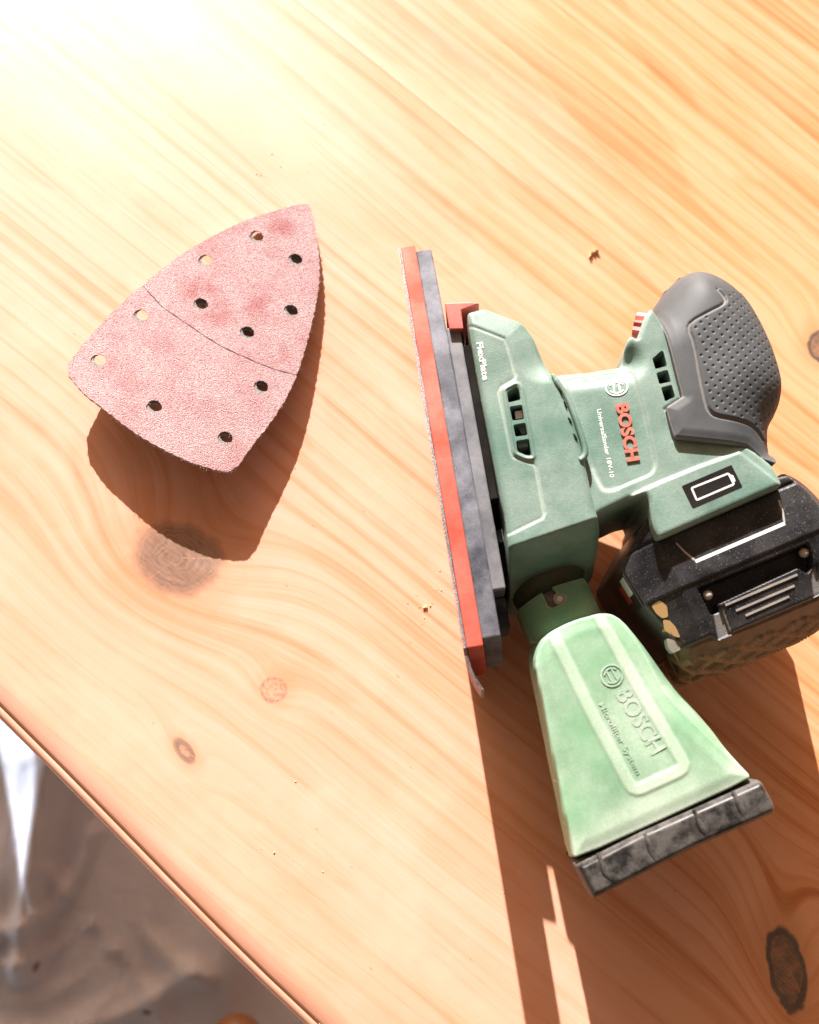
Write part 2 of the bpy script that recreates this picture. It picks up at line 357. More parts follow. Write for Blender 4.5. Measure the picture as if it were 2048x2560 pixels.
    return k.fin(Base_Color=c, Roughness=rough, Specular_IOR_Level=.40, Coat_Weight=.30, Coat_Roughness=.44, Sheen_Weight=.16, Sheen_Roughness=.5, Sheen_Tint=(1.0, .93, .86), Normal=k.bump(h, .10, .6))
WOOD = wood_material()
def table_outline():
    near = np.array([P(x, y, -9)[:2] for x, y in ((0, 1795), (142, 1937), (282, 2080), (405, 2207), (529, 2333), (650, 2452), (760, 2556))])
    n = np.array([.707, .707]); near = near + n * 3.9; d0 = (near[0] - near[1]) / np.linalg.norm(near[0] - near[1]); d1 = (near[-1] - near[-2]) / np.linalg.norm(near[-1] - near[-2])
    a = near[0] + d0 * ((near[0][0] + 508) / -d0[0]); b = near[-1] + d1 * 420
    rest = rounded(np.vstack([near[3:4], a, (-516, 1560), (-300, 1750), (700, 1750), (1000, 1450), (1000, -250), (800, -480), b]), 140, 14)
    p = np.vstack([near[::-1], rest[14:]])[::-1]
    q = [];
    for u, v in zip(p, np.roll(p, -1, 0)):
        m = max(1, int(np.linalg.norm(v - u) / 25)); q += [u + (v - u) * k / m for k in range(m)]
    return np.array(q), np.mean(p, 0)
TO, TC = table_outline()
def wooden_table():
    t = bpy.data.objects.new('wooden_table', None); COL.objects.link(t); t.location = (0, 0, 0)
    tag(t, 'large pine table top with knots, sanded pale near its moulded edge and orange beyond', 'table')
    n = len(TO); tg = np.roll(TO, -1, 0) - np.roll(TO, 1, 0); tg /= np.linalg.norm(tg, axis=1)[:, None]; nr = np.column_stack([tg[:, 1], -tg[:, 0]])
    def ring(off, z): return np.column_stack([TO + nr * off, np.full(n, z)])
    prof = [(-12, 0), (-9, -.2), (-6.5, -.65), (-4.2, -1.35), (-2.2, -2.2), (-.8, -2.95), (-.7, -4.0)]
    v = [ring(*p) for p in prof]; f = [tuple(range(n))]
    for r in range(len(prof) - 1): f += [(r * n + i, (r + 1) * n + i, (r + 1) * n + (i + 1) % n, r * n + (i + 1) % n) for i in range(n)]
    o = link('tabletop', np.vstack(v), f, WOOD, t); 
    prof = [(-.95, -3.9), (.3, -3.45), (1.6, -3.65), (2.8, -4.4), (3.6, -5.6), (3.9, -7.1), (3.9, -22), (3.0, -24.5), (.5, -26), (-60, -26)]
    v = [ring(*p) for p in prof]; f = []
    for r in range(len(prof) - 1): f += [(r * n + i, (r + 1) * n + i, (r + 1) * n + (i + 1) % n, r * n + (i + 1) % n) for i in range(n)]
    f.append(tuple(range((len(prof) - 1) * n + n - 1, (len(prof) - 1) * n - 1, -1)))
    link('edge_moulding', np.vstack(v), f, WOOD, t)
    for x, y in ((-400, 560), (-420, 1450), (850, 1500), (800, -250)):
        bm = tube([(x, y, z) for z in (-25, -120, -140, -400, -640, -660, -718)], [38, 38, 30, 34, 24, 30, 22], 20); bm_obj('leg', bm, WOOD, t, True)
    return t
wooden_table()

# ------------------------------------------------------------------ floor and drop cloth below
FZ = -720.0
k = NT('floor_boards'); FLOORM = k.fin(Base_Color=k.mix(k.noise(.004, 4), (.30, .20, .13), (.42, .30, .21)), Roughness=.6)
fl = link('floor', [(-6000, -6000, FZ - 3), (6000, -6000, FZ - 3), (6000, 6000, FZ - 3), (-6000, 6000, FZ - 3)], [(0, 1, 2, 3)], FLOORM, None, False); tag(fl, kind='structure')
def drop_cloth():
    k = NT('cotton_cloth'); co = k.co()
    wv = k.math('ADD', k.math('SINE', k.math('MULTIPLY', k.n('SeparateXYZ', {0: co}, 0), 2.6)), k.math('SINE', k.math('MULTIPLY', k.n('SeparateXYZ', {0: co}, 1), 2.6)))
    spot = k.n('TexVoronoi', {'Vector': co, 'Scale': .012, 'Randomness': 1.0}); big = k.n('TexVoronoi', {'Vector': co, 'Scale': .005})
    c = k.mix(k.step(k.noise(.006, 4, .6), .4, .7), (.64, .76, .95), (.57, .65, .78))
    c = k.mix(k.math('MULTIPLY', k.step(spot, .085, .055), .8), c, (.20, .10, .04)); c = k.mix(k.math('MULTIPLY', k.step(big, .05, .03), .7), c, (.28, .15, .06))
    mat = k.fin(Base_Color=c, Roughness=.9, Specular_IOR_Level=.02, Normal=k.bump(k.math('ADD', wv, k.math('MULTIPLY', k.noise(.05, 4, .6), 14.0)), .5, .8))
    x = np.arange(-700, 520, 6.0); y = np.arange(-1000, 260, 6.0); X, Y = np.meshgrid(x, y); Z = np.zeros_like(X)
    def fold(pts, w, h):
        nonlocal Z
        p = [P(*q, FZ)[:2] for q in pts]; d = segdist(X, Y, chaikin(p, 2, False), False); h, w = h * 1.2, w * .95; Z = Z + h * np.exp(-(d / w) ** 1.4)
    fold([(180, 1700), (115, 1990), (75, 2250), (60, 2420)], 16, 40); fold([(60, 1900), (20, 2150), (-40, 2420)], 20, 18)
    fold([(-60, 2400), (60, 2400), (130, 2380), (235, 2310)], 9, 12); fold([(120, 2170), (230, 2310), (330, 2420), (420, 2560)], 8, 9)
    fold([(-50, 2480), (90, 2510), (200, 2440), (300, 2360)], 14, 9); fold([(100, 2600), (220, 2540), (300, 2470)], 12, 8)
    fold([(560, 2300), (600, 2600)], 30, 14); fold([(-20, 2330), (110, 2300), (200, 2190), (230, 2080)], 12, 16); fold([(330, 2300), (420, 2400), (520, 2440)], 11, 12); fold([(-40, 2560), (120, 2590), (330, 2530), (480, 2420)], 14, 15)
    for _ in range(60):
        a = RNG.uniform(0, math.pi); w = RNG.uniform(.010, .05); Z += RNG.uniform(.02, .05) / w * np.sin((X * math.cos(a) + Y * math.sin(a)) * w + RNG.uniform(0, 6))
    Z = FZ + np.maximum(Z + 4, .5); ny, nx = X.shape
    i = np.arange(ny * nx).reshape(ny, nx); F = np.column_stack([i[:-1, :-1].ravel(), i[:-1, 1:].ravel(), i[1:, 1:].ravel(), i[1:, :-1].ravel()])
    o = link('drop_cloth', np.column_stack([X.ravel(), Y.ravel(), Z.ravel()]), F, mat)
    m = o.modifiers.new('thickness', 'SOLIDIFY'); m.thickness = .001; m.offset = -1
    tag(o, 'creased white cotton drop cloth with brown paint spots on the floor below the table', 'drop cloth')
drop_cloth()
def wooden_stool():
    p = P(592, 2632, FZ + 110)
    t = bpy.data.objects.new('wooden_post', None); COL.objects.link(t); t.location = (p[0] * MM, p[1] * MM, FZ * MM)
    tag(t, 'turned honey-coloured wooden post end standing on the drop cloth below the table edge', 'post')
    k = NT('varnished_post'); mat = k.fin(Base_Color=k.mix(k.noise(.05, 3), (.20, .09, .035), (.30, .15, .06)), Roughness=.3, Coat_Weight=.3)
    z = np.array([2, 8, 16, 30, 44, 50]); bm_obj('shaft', tube([(0, 0, q) for q in z], [24, 24, 17, 15, 15, 18], 24), mat, t, True)
    zz = [48, 52, 60, 72, 84, 94, 102, 107, 109]; rr = [10, 18, 25, 29, 29, 25, 18, 10, 3]
    bm_obj('finial', tube([(0, 0, q) for q in zz], rr, 28), mat, t, True)
wooden_stool()
# ------------------------------------------------------------------ the loose delta sanding sheet
def paper_mats():
    k = NT('red_abrasive'); co = k.co()
    g1 = k.noise(1.9, 2, .7); g2 = k.n('TexVoronoi', {'Vector': co, 'Scale': 1.9})
    big = k.noise(.05, 4, .62); 
    base = k.mix(k.step(g1, .36, .62), (.26, .06, .065), (.40, .15, .15))
    load = k.math('MULTIPLY', k.math('MULTIPLY_ADD', k.step(big, .34, .60), .34, .58), k.math('MULTIPLY_ADD', k.step(g1, .40, .56), .74, .20))
    worn = None
    for px, py, r in ((500, 745, 17), (545, 795, 15), (705, 560, 13), (640, 770, 12), (800, 560, 6), (590, 1165, 10), (400, 970, 9), (690, 900, 13)):
        q = P(px, py, 8); v = k.n('VectorMath', {0: co, 1: (q[0], q[1], 8)}, 1, operation='DISTANCE'); g = k.step(v, r, r * .2); worn = g if worn is None else k.math('MAXIMUM', worn, g)
    load = k.math('MULTIPLY', load, k.math('MULTIPLY_ADD', k.math('MULTIPLY', worn, k.step(k.noise(.12, 3), .3, .6)), -.80, 1.0))
    c = k.mix(load, base, (.54, .445, .45)); c = k.mix(k.step(k.noise(2.2, 1), .66, .74), c, (.54, .44, .43))
    A = k.fin(Base_Color=c, Roughness=.75, Specular_IOR_Level=.35, Normal=k.bump(k.math('SUBTRACT', g1, g2), .42, .9))
    k = NT('velour_felt'); c = k.mix(k.step(k.noise(2.0, 2, .7), .42, .6), (.16, .16, .165), (.40, .39, .375)); F = k.fin(Base_Color=c, Roughness=.95, Normal=k.bump(k.noise(2.5, 2), .5))
    k = NT('paper_edge'); E_ = k.fin(Base_Color=(.40, .075, .03), Roughness=.7)
    return A, F, E_
ABR, FELT, PEDGE = paper_mats()
def zoom6(p): return [(120 + x / 2.293, 480 + y / 2.293) for x, y in p]
def sanding_sheet():
    out = zoom6([(1490, 66), (1400, 82), (1230, 130), (1080, 185), (900, 275), (720, 385), (550, 520), (420, 632), (290, 765), (180, 890), (88, 1010),
                 (190, 1140), (330, 1255), (480, 1370), (640, 1470), (800, 1545), (940, 1590), (1062, 1612), (1180, 1440), (1280, 1320), (1390, 1145), (1460, 960), (1520, 730), (1555, 540), (1558, 400), (1535, 210), (1505, 90)])
    tip = np.array(zoom6([(1500, 75)])[0]); end = np.array(zoom6([(575, 1330)])[0]); ax = end - tip; al = np.linalg.norm(ax)
    def hpx(px, py): s = np.clip(((px - tip[0]) * ax[0] + (py - tip[1]) * ax[1]) / al ** 2, -.2, 1.25); return 3.9 + 17.0 * (.80 * s + .20 * s * s)
    def W(px, py): h = hpx(px, py); return P(px, py, h)
    o2 = np.array([W(*q)[:2] for q in out]); o2 = chaikin(o2, 1)
    # height over the table as a field in x, y
    wt, we = W(*tip), W(*end); wa = (we - wt)[:2]; wl = np.linalg.norm(wa); n = np.array([-wa[1], wa[0]]) / wl
    def H(x, y):
        s = ((x - wt[0]) * wa[0] + (y - wt[1]) * wa[1]) / wl ** 2; c = ((x - wt[0]) * n[0] + (y - wt[1]) * n[1])
        return 3.9 + 17.0 * (.80 * s + .20 * s * s) + .0006 * (50 ** 2 - np.minimum(np.abs(c), 50) ** 2) - .9
    holes = []
    for q in zoom6([(1195, 258), (903, 396), (1418, 392), (876, 648), (1393, 686), (533, 708), (1142, 812), (288, 964), (1222, 1121), (609, 1234), (1016, 1414)]):
        c = W(*q)[:2]; a = np.linspace(0, 2 * math.pi, 28, False); r = 3.75 * (1 + .035 * RNG.standard_normal(28)); holes.append(c + np.column_stack([np.cos(a) * r, np.sin(a) * r]))
    fold = [W(*q)[:2] for q in zoom6([(500, 500), (548, 538), (640, 650), (720, 708), (840, 792), (985, 890), (1150, 963), (1300, 1025), (1420, 1050), (1500, 1060)])]
    fold = chaikin(fold, 2, False)
    wv = [RNG.uniform(0, 6) for _ in range(4)]
    def edge(x, y): return .28 * np.sin(x * .9 + wv[0]) * np.sin(y * 1.3 + wv[1]) + .16 * np.sin(x * 3.1 + wv[2]) * np.sin(y * 2.7 + wv[3])
    def fbase(x, y, grow=0.0, off=(0.0, 0.0)):
        d = phi(x, y, o2) + edge(x, y) + grow
        for h in holes: d = np.minimum(d, -phi(x, y, h + np.array(off)) - grow * .6)
        return d
    big = np.vstack([fold, [fold[-1] + (200, 0), fold[-1] + (200, 300), fold[0] + (-50, 300)]])      # region on the tip side of the perforation
    def side(x, y): return np.where(inside(x, y, big), 1, -1) * segdist(x, y, fold, False)
    # perforation: a hair line that opens and closes
    def gap(x, y): return .22 + .30 * np.abs(np.sin(x * .33 + .6)) ** 1.5
    t = bpy.data.objects.new('sanding_sheet', None); COL.objects.link(t); c0 = W(*tip); t.location = (0, 0, 0)
    tag(t, 'used pink delta sanding sheet with eleven holes lying alone on the sunny table', 'sandpaper')
    tip_o = sheet('tip_section', lambda x, y: np.minimum(fbase(x, y), side(x, y) - gap(x, y)), o2, .5, lambda x, y: H(x, y), lambda x, y: H(x, y) - .5, ABR, t)
    sheet('rear_section', lambda x, y: np.minimum(fbase(x, y), -side(x, y) - .10), o2, .5, lambda x, y: H(x, y), lambda x, y: H(x, y) - .5, ABR, t)
    sheet('velour_backing', lambda x, y: fbase(x, y, -.15, (1.05, 1.45)), o2, .5, lambda x, y: H(x, y) - .52, lambda x, y: H(x, y) - 3.3, FELT, t)
    pad = np.array([W(*q)[:2] for q in zoom6([(1300, 320), (1000, 500), (760, 570), (580, 780), (400, 980), (240, 930), (225, 1000), (300, 1120), (560, 1330), (900, 1500), (1060, 1530), (1230, 1280), (1340, 1100), (1440, 800), (1480, 540), (1480, 350)])])
    sheet('hole_light_blocker', lambda x, y: np.minimum(fbase(x, y), phi(x, y, pad)), o2, .8, lambda x, y: H(x, y) - 3.35, lambda x, y: H(x, y) - 5.6, FELT, t)  # added unseen layer that blocks sun through most of the holes
    # frayed fibres along the edges and holes
    V = []; F = []
    k = NT('loose_fibre'); fm = k.fin(Base_Color=(.72, .60, .52), Roughness=.9)
    pts = []
    lo, hi = int(len(o2) * .36), int(len(o2) * .95)
    for _ in range(90):
        i = RNG.integers(lo, hi); q = o2[i % len(o2)] + (o2[(i + 1) % len(o2)] - o2[i % len(o2)]) * RNG.random(); pts.append((q, q - o2.mean(0)))
    for h in holes:
        for _ in range(5): i = RNG.integers(0, len(h)); pts.append((h[i], h.mean(0) - h[i]))
    for q, dr in pts:
        dr = dr / np.linalg.norm(dr); ln = RNG.uniform(.5, 1.9); a = RNG.normal(0, .9); d2 = np.array([dr[0] * math.cos(a) - dr[1] * math.sin(a), dr[0] * math.sin(a) + dr[1] * math.cos(a)])
        z = H(q[0], q[1]) - .6; mid = q + dr * ln * .5 + RNG.normal(0, .2, 2); e = mid + d2 * ln * .6; w = .07; b = len(V)
        for c, zz in ((q - dr * .4, z), (mid, z + RNG.normal(.1, .3)), (e, z + RNG.normal(0, .5))):
            s = np.array([-dr[1], dr[0]]) * w; V += [(c[0] - s[0], c[1] - s[1], zz), (c[0] + s[0], c[1] + s[1], zz), (c[0], c[1], zz + .12)]
        for s in range(2):
            for r in range(3): F.append((b + 3 * s + r, b + 3 * s + (r + 1) % 3, b + 3 * s + 3 + (r + 1) % 3, b + 3 * s + 3 + r))
    o = link('frayed_fibre', V, F, fm, t); o['kind'] = 'stuff'
sanding_sheet()
# ------------------------------------------------------------------ the cordless sander lying on its side
GREEN = plastic('green_plastic', (.026, .120, .085), .30, .40, .035, .16, 1.5, dcol=(.46, .54, .48), even=.5)
GREENP = plastic('green_ledge', (.022, .085, .055), .45, .5, .09, .08, 1.5, dcol=(.10, .055, .025), even=.1)
RUBBER = plastic('grey_rubber', (.040, .050, .056), .11, .58, .035, .06, 2.2, spec=.4, dcol=(.34, .33, .32))
DARK = plastic('dark_plate', (.026, .031, .045), .26, .60, .055, .18, 1.5, dcol=(.40, .41, .46), sparkle=.22, even=.1, spec=.3)
MIDG = plastic('grey_plate', (.075, .080, .095), .26, .55, .05, .10, 1.5, dcol=(.55, .53, .52))
BLACK = plastic('black_plastic', (.007, .008, .011), .06, .36, .05, .20, 1.6, spec=.32, sparkle=.30, dcol=(.42, .40, .38), even=0.0)
INK = plastic('black_ink', (.006, .006, .007), .015, .5, spec=.12)
BLACKD = plastic('dusty_black_plastic', (.018, .018, .019), .42, .45, .09, .12, 1.4, dcol=(.50, .44, .38))
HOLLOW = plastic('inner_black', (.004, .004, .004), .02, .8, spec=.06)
RED = plastic('red_plastic', (.55, .035, .025), .16, .45, .05, .06, 1.8, dcol=(.75, .55, .45))
FOAM = plastic('red_foam', (.60, .048, .024), .20, .85, .035, .14, 1.6, spec=.25, dcol=(.74, .46, .38))
LETTER = plastic('red_letter', (.42, .055, .030), .35, .5, .2, .05, 2.0, dcol=(.60, .32, .24))
WHITEP = plastic('white_print', (.78, .80, .78), .10, .5)
FROST = plastic('frosted_green', (.085, .28, .125), .50, .42, .026, .05, 1.2, dcol=(.47, .57, .46), sub=.35, even=.45)
FROSTL = plastic('frosted_ridge', (.12, .34, .18), .55, .45, .05, .05, 1.2, dcol=(.46, .55, .45), sub=.2)
METAL = NT('bare_steel').fin(Base_Color=(.62, .62, .62), Metallic=1.0, Roughness=.28)
YELLOW = plastic('scraped_yellow', (.62, .36, .10), .2, .6)
GREYP = plastic('worn_grey', (.33, .32, .31), .35, .55, .1, .12, 1.4)
SMOKE = plastic('smoky_cap', (.006, .006, .006), .17, .34, .16, .05, 1.2, dcol=(.33, .31, .285), even=0.1, spec=.28)

def _tool():
    m = np.cross(ray(1010, 640), ray(1185, 1700)); m /= np.linalg.norm(m); m = m if m[0] > 0 else -m     # normal of the sanding plate
    y = -np.cross(m, [0, 0, 1.0]); y /= np.linalg.norm(y); y = y if y[1] > 0 else -y
    return np.column_stack([m, y, np.cross(m, y)]), P(1184, 1720)
TR, TB = _tool()
root = bpy.data.objects.new('cordless_sander', None); COL.objects.link(root)
root.matrix_world = Matrix([list(TR[i]) + [TB[i] * MM] for i in range(3)] + [[0, 0, 0, 1]])
tag(root, 'dusty green cordless sander lying on its side with battery and dust box attached', 'sander')
def Lc(px, py, Z):                             # photo point -> sander coordinates (x off the plate, y towards its tip) on level Z
    r = ray(px, py); t = (Z - (CC - TB) @ TR[:, 2]) / (r @ TR[:, 2]); return (TR.T @ (CC + r * t - TB))[:2]
def pts(z, px, level):
    f = {0: lambda x, y: (x, y), 1: lambda x, y: (980 + x / 2.782, 580 + y / 2.782), 2: lambda x, y: (1480 + x / 3.037, 660 + y / 3.037), 3: lambda x, y: (1080 + x / 3.317, 1140 + y / 3.317),
         4: lambda x, y: (1480 + x / 3.037, 1120 + y / 3.037), 5: lambda x, y: (1250 + x / 2.3, 1440 + y / 2.3)}[z]
    lv = level if hasattr(level, '__len__') else [level] * len(px)
    return np.array([Lc(*f(*q), l) for q, l in zip(px, lv)])
def smooth_noise(x, y, s, a): return a * (np.sin(x * s + 1.3) * np.sin(y * s * .83 + .4) + .5 * np.sin(x * s * 2.1 + y * s * 1.7))

# ---- sanding plate: velour pad, foam, base plate
PROF = [(12, 44.5), (35, 46.2), (70, 46.5), (105, 43), (140, 36), (170, 27.5), (195, 18.5), (212, 11), (222, 6)]
def plate(name, x0, x1, mat, grow=0.0, y_end=0.0, y_tip=0.0, bevel=.5, mid=46.5):
    up = [(y + (y_end if i == 0 else 0) + (y_tip if i == len(PROF) - 1 else 0), mid + h + grow) for i, (y, h) in enumerate(PROF)]
    dn = [(y, 2 * mid - z) for y, z in up[::-1]]
    back = [(12 + y_end - 9 * (1 - ((z - mid) / 44.5) ** 2), z) for z in np.linspace(mid - 40, mid + 40, 9)]
    return bm_obj(name, prism([(x0, y, z) for y, z in up + dn + back], (x1 - x0, 0, 0), bevel), mat, root)
plate('foam_pad', .1, 7.2, FOAM)
plate('base_plate', 7.1, 15.2, DARK, -1.2, 3.0, -3.0, .7)
def pad_paper():
    # the worn abrasive sheet on the pad: longer than the pad at the rear, where it has started to peel
    g = []; mid = 46.5
    for name, x0, x1, mat in (('abrasive_sheet', -1.4, -.8, ABR), ('velour_layer', -.75, -.05, FELT)):
        bm = bmesh.new(); rows = []
        ys = np.concatenate([np.linspace(-6, 30, 13), np.linspace(40, 222, 24)]); hy = np.interp(ys, [p[0] for p in PROF], [p[1] for p in PROF]) + .5
        hy[ys < 12] = 44.5 - (12 - ys[ys < 12]) * .35
        curl = np.where(ys < 10, ((10 - ys) / 16) ** 2 * 4.5, 0)
        for y, h, c in zip(ys, hy, curl):
            k = [bm.verts.new((x + c + RNG.normal(0, .06), y, mid + s * h)) for s in (-1, -.5, 0, .5, 1) for x in (x0, x1)]; rows.append(k)
        for a, b in zip(rows, rows[1:]):
            for j in range(4):
                bm.faces.new((a[2 * j], a[2 * j + 2], b[2 * j + 2], b[2 * j])); bm.faces.new((a[2 * j + 1], b[2 * j + 1], b[2 * j + 3], a[2 * j + 3]))
            bm.faces.new((a[0], b[0], b[1], a[1])); bm.faces.new((a[8], a[9], b[9], b[8]))
        for r in (rows[0], rows[-1]):
            for j in range(4): bm.faces.new((r[2 * j], r[2 * j + 1], r[2 * j + 3], r[2 * j + 2]))
        bm_obj(name, bm, mat, root)
pad_paper()
o = bm_obj('plate_carrier', prism([(15.0, y, z) for y, z in ((37, 73.5), (80, 76), (120, 75.5), (165, 73.5), (165, 12), (37, 12))], (6.6, 0, 0), .8), MIDG, root)
o = bm_obj('carrier_block', prism([(15.05, y, z) for y, z in ((22, 50), (36.5, 50), (36.5, 12), (22, 12))], (6.6, 0, 0), .8), DARK, root)
bm_obj('inner_frame', prism([(21.4, y, z) for y, z in ((46, 63), (76, 63), (77, 80), (152, 80), (152, 14), (46, 14))], (3.4, 0, 0), .3), HOLLOW, root)
for (y0, y1, x0, x1, z, m) in ((140, 150, 22.1, 26, 64, MIDG), (128, 131, 22.1, 26.5, 63, GREYP), (78, 92, 22.1, 25.2, 64, GREYP), (60, 66, 22.1, 26.2, 64, MIDG)):
    bm_obj('leaf_spring', prism([(x0, y0, z), (x1, y0, z), (x1, y1, z), (x0, y1, z)], (0, 0, -30), .25), m, root)
cl = pts(0, [(1112, 757), (1180, 755), (1199, 758), (1153, 775), (1159, 822), (1124, 823)], 77)
bm_obj('release_tab', prism([(x, y, 77) for x, y in cl], (0, 0, -48), .5), RED, root)

# ---- motor housing (block next to the plate)
ZA = 86.0
A_out = pts(0, [(1167, 777), (1210, 760), (1309, 799), (1334, 832), (1361, 896), (1399, 966), (1437, 1047), (1458, 1125), (1476, 1215), (1489, 1285), (1494, 1340), (1484, 1411), (1458, 1437), (1275, 1500), (1270, 1400), (1262, 1300), (1250, 1240), (1196, 957), (1175, 830)], [ZA] * 9 + [82, 66, 46, 46, 46, 66, 80, ZA, ZA, ZA])
A_out = rounded(A_out, 2.2)
grv = pts(0, [(1172, 811), (1228, 832), (1262, 846), (1268, 860), (1289, 936), (1286, 946), (1252, 966), (1247, 978), (1279, 1130), (1284, 1141), (1334, 1158), (1340, 1166), (1361, 1282), (1356, 1294), (1272, 1335)], ZA)
lpanel = np.vstack([grv, pts(0, [(1150, 1335), (1100, 811)], ZA)])
vents_px = [[(800, 1112), (866, 1072), (884, 1092), (897, 1165), (810, 1187)], [(817, 1214), (905, 1199), (921, 1300), (838, 1312)], [(843, 1340), (928, 1324), (945, 1412), (858, 1424)], [(862, 1452), (952, 1436), (972, 1552), (938, 1554), (872, 1526)]]
A_holes = [rounded(pts(1, v, ZA), .7) for v in vents_px]
frame = rounded(pts(1, [(780, 1098), (868, 1050), (900, 1082), (992, 1575), (930, 1578), (850, 1538)], ZA), 1.5)
crease = pts(0, [(1210, 760), (1228, 850), (1250, 900)], ZA)
front = pts(0, [(1210, 760), (1309, 799), (1334, 832), (1361, 896)], ZA)
low_edge = pts(0, [(1276, 1370), (1472, 1304)], ZA)
LOWD = segdist(*pts(0, [(1370, 1468)], 46).T, pts(0, [(1276, 1370), (1472, 1304)], ZA), False)[0] + 1.2
def topA(x, y, d=None):
    d = np.maximum(phi(x, y, A_out), 0) if d is None else d
    g = segdist(x, y, grv, False)
    z = ZA - rnd(d, 3.5, 2.6) - 3.0 * (1 - sm(segdist(x, y, front, False), 0, 13)) - .7 * np.exp(-(g / .55) ** 2) - .45 * np.where(inside(x, y, lpanel), sm(g, 0, .8), 0)
    s = ((x - low_edge[0][0]) * (low_edge[1][1] - low_edge[0][1]) - (y - low_edge[0][1]) * (low_edge[1][0] - low_edge[0][0])) / np.linalg.norm(low_edge[1] - low_edge[0])
    z = z - 38 * (np.sqrt(np.maximum(0, s + 1.2) ** 2 + 1.5) - 1.22) / LOWD
    return z + .7 * np.exp(-(np.abs(phi(x, y, frame)) / .7) ** 2)
def dustA(x, y, d): return .42 * np.exp(-((segdist(x, y, grv, False) - .45) / .45) ** 2) + .25 * (1 - sm(d, 0, 1.0))
relief('motor_housing', A_out, .5, topA, 12.0, GREEN, root, A_holes, flare=3.2, dust=dustA, hole_floor=64)
bm_obj('motor_core', prism([(x, y, 66) for x, y in pts(1, [(770, 1040), (900, 1040), (1010, 1590), (850, 1590)], ZA)], (0, 0, -30), .2), HOLLOW, root)
for q, z, m in (([(850, 1245), (915, 1235), (922, 1290), (858, 1300)], 82, METAL), ([(870, 1345), (925, 1335), (940, 1400), (905, 1410)], 81, MIDG), ([(868, 1470), (945, 1455), (950, 1490), (880, 1500)], 80, GREYP)):
    bm_obj('motor_bracket', prism([(x, y, z) for x, y in pts(1, q, z)], (0, 0, -14), .3), m, root)
# raised fin and its slots on the rear edge of the block
fin = chaikin(pts(0, [(1382, 934), (1390, 948), (1398, 960), (1411, 977), (1430, 1016), (1453, 1082), (1466, 1126), (1461, 1143), (1450, 1149)], ZA + .5), 2, False)
bm_obj('housing_fin', tube([(x, y, ZA - .5) for x, y in fin], [.7, .8, .9, 1.0, 1.1, 1.2] + [1.4] * (len(fin) - 6), 10), GREEN, root, True, 80)
for q in ([(1150, 1050), (1172, 1075), (1190, 1122), (1176, 1112)], [(1198, 1178), (1214, 1190), (1222, 1220), (1208, 1208)], [(1226, 1288), (1244, 1300), (1256, 1328), (1238, 1318)], [(1262, 1400), (1280, 1412), (1294, 1442), (1274, 1432)]):
    bm_obj('vent_slot', prism([(x - .2, y, ZA + .5) for x, y in pts(1, q, ZA)], (0, 0, -3), 0), HOLLOW, root)

# ---- neck, handle core and battery foot
ZB = 80.0
B_out = rounded(pts(0, [(1372, 925), (1470, 916), (1558, 903), (1563, 886), (1564, 864), (1571, 845), (1580, 837), (1594, 846), (1612, 790), (1628, 768), (1640, 780), (1660, 815), (1674, 850), (1700, 956), (1716, 1005), (1700, 1040), (1720, 1085), (1868, 1108), (1905, 1141), (1933, 1164), (1958, 1212), (1646, 1348), (1632, 1318), (1626, 1282), (1622, 1252), (1612, 1236), (1579, 1243), (1500, 1281), (1484, 1296), (1440, 1170)], ZB), 2.0)
panel = rounded(pts(0, [(1412, 940), (1440, 1040), (1488, 1190), (1508, 1226), (1532, 1226), (1632, 1184), (1641, 1158), (1610, 1020), (1582, 917)], ZB), 3.5)
ncrease = pts(4, [(1115, 25), (800, 140), (500, 262), (300, 352)], ZB)
foot = np.vstack([ncrease, pts(4, [(200, 700), (600, 800), (1600, 400)], ZB)])
topline = pts(0, [(1340, 925), (1470, 914), (1562, 901)], ZB)
gripline = pts(2, [(475, 335), (520, 420), (560, 540), (600, 700), (650, 900), (680, 1020), (555, 1100), (580, 1200), (620, 1330), (1180, 1385), (1290, 1455)], ZB)
B_holes = [rounded(pts(2, q, ZB), .6) for q in ([(458, 716), (530, 655), (545, 668), (572, 772), (482, 798)], [(488, 826), (575, 800), (602, 892), (512, 912)], [(524, 936), (606, 914), (634, 1008), (600, 1022), (556, 1044)])]
def topB(x, y, d=None):
    d = np.maximum(phi(x, y, B_out), 0) if d is None else d
    z = ZB - rnd(d, 2.5, 1.8) - 7.0 * (1 - sm(segdist(x, y, topline, False), 0, 15)) ** 2
    z = z - .9 * sm(phi(x, y, panel), -.7, .7)
    fz = phi(x, y, foot); z = z + 1.7 * sm(fz, -.4, 1.4)
    g = segdist(x, y, gripline, False); z = z - .9 * np.exp(-(g / .7) ** 2)
    return z + smooth_noise(x, y, .11, .10)
def topBs(x, y): return topB(np.asarray(x, float), np.asarray(y, float))
def dust_glintB(x, y, d):
    p = np.abs(phi(x, y, panel)); c = segdist(x, y, ncrease, False); g = segdist(x, y, gripline, False); low = segdist(x, y, panel[8:20], False)
    return   .18 * np.exp(-(p / .9) ** 2) + .40 * np.exp(-(low / 1.3) ** 2) + .26 * np.exp(-(c / 1.1) ** 2) + .55 * np.exp(-(g / .7) ** 2) + .25 * (1 - sm(d, 0, 1.2))  # dust in the seams, plus sun highlights painted along crease and lower panel edge
relief('handle_body', B_out, .5, topB, 12.0, GREEN, root, B_holes, flare=1.5, dust=dust_glintB, hole_floor=62)
bm_obj('handle_baffle', prism([(x, y, 66) for x, y in pts(2, [(430, 640), (560, 640), (660, 1050), (520, 1070)], ZB)], (0, 0, -20), .2), HOLLOW, root)
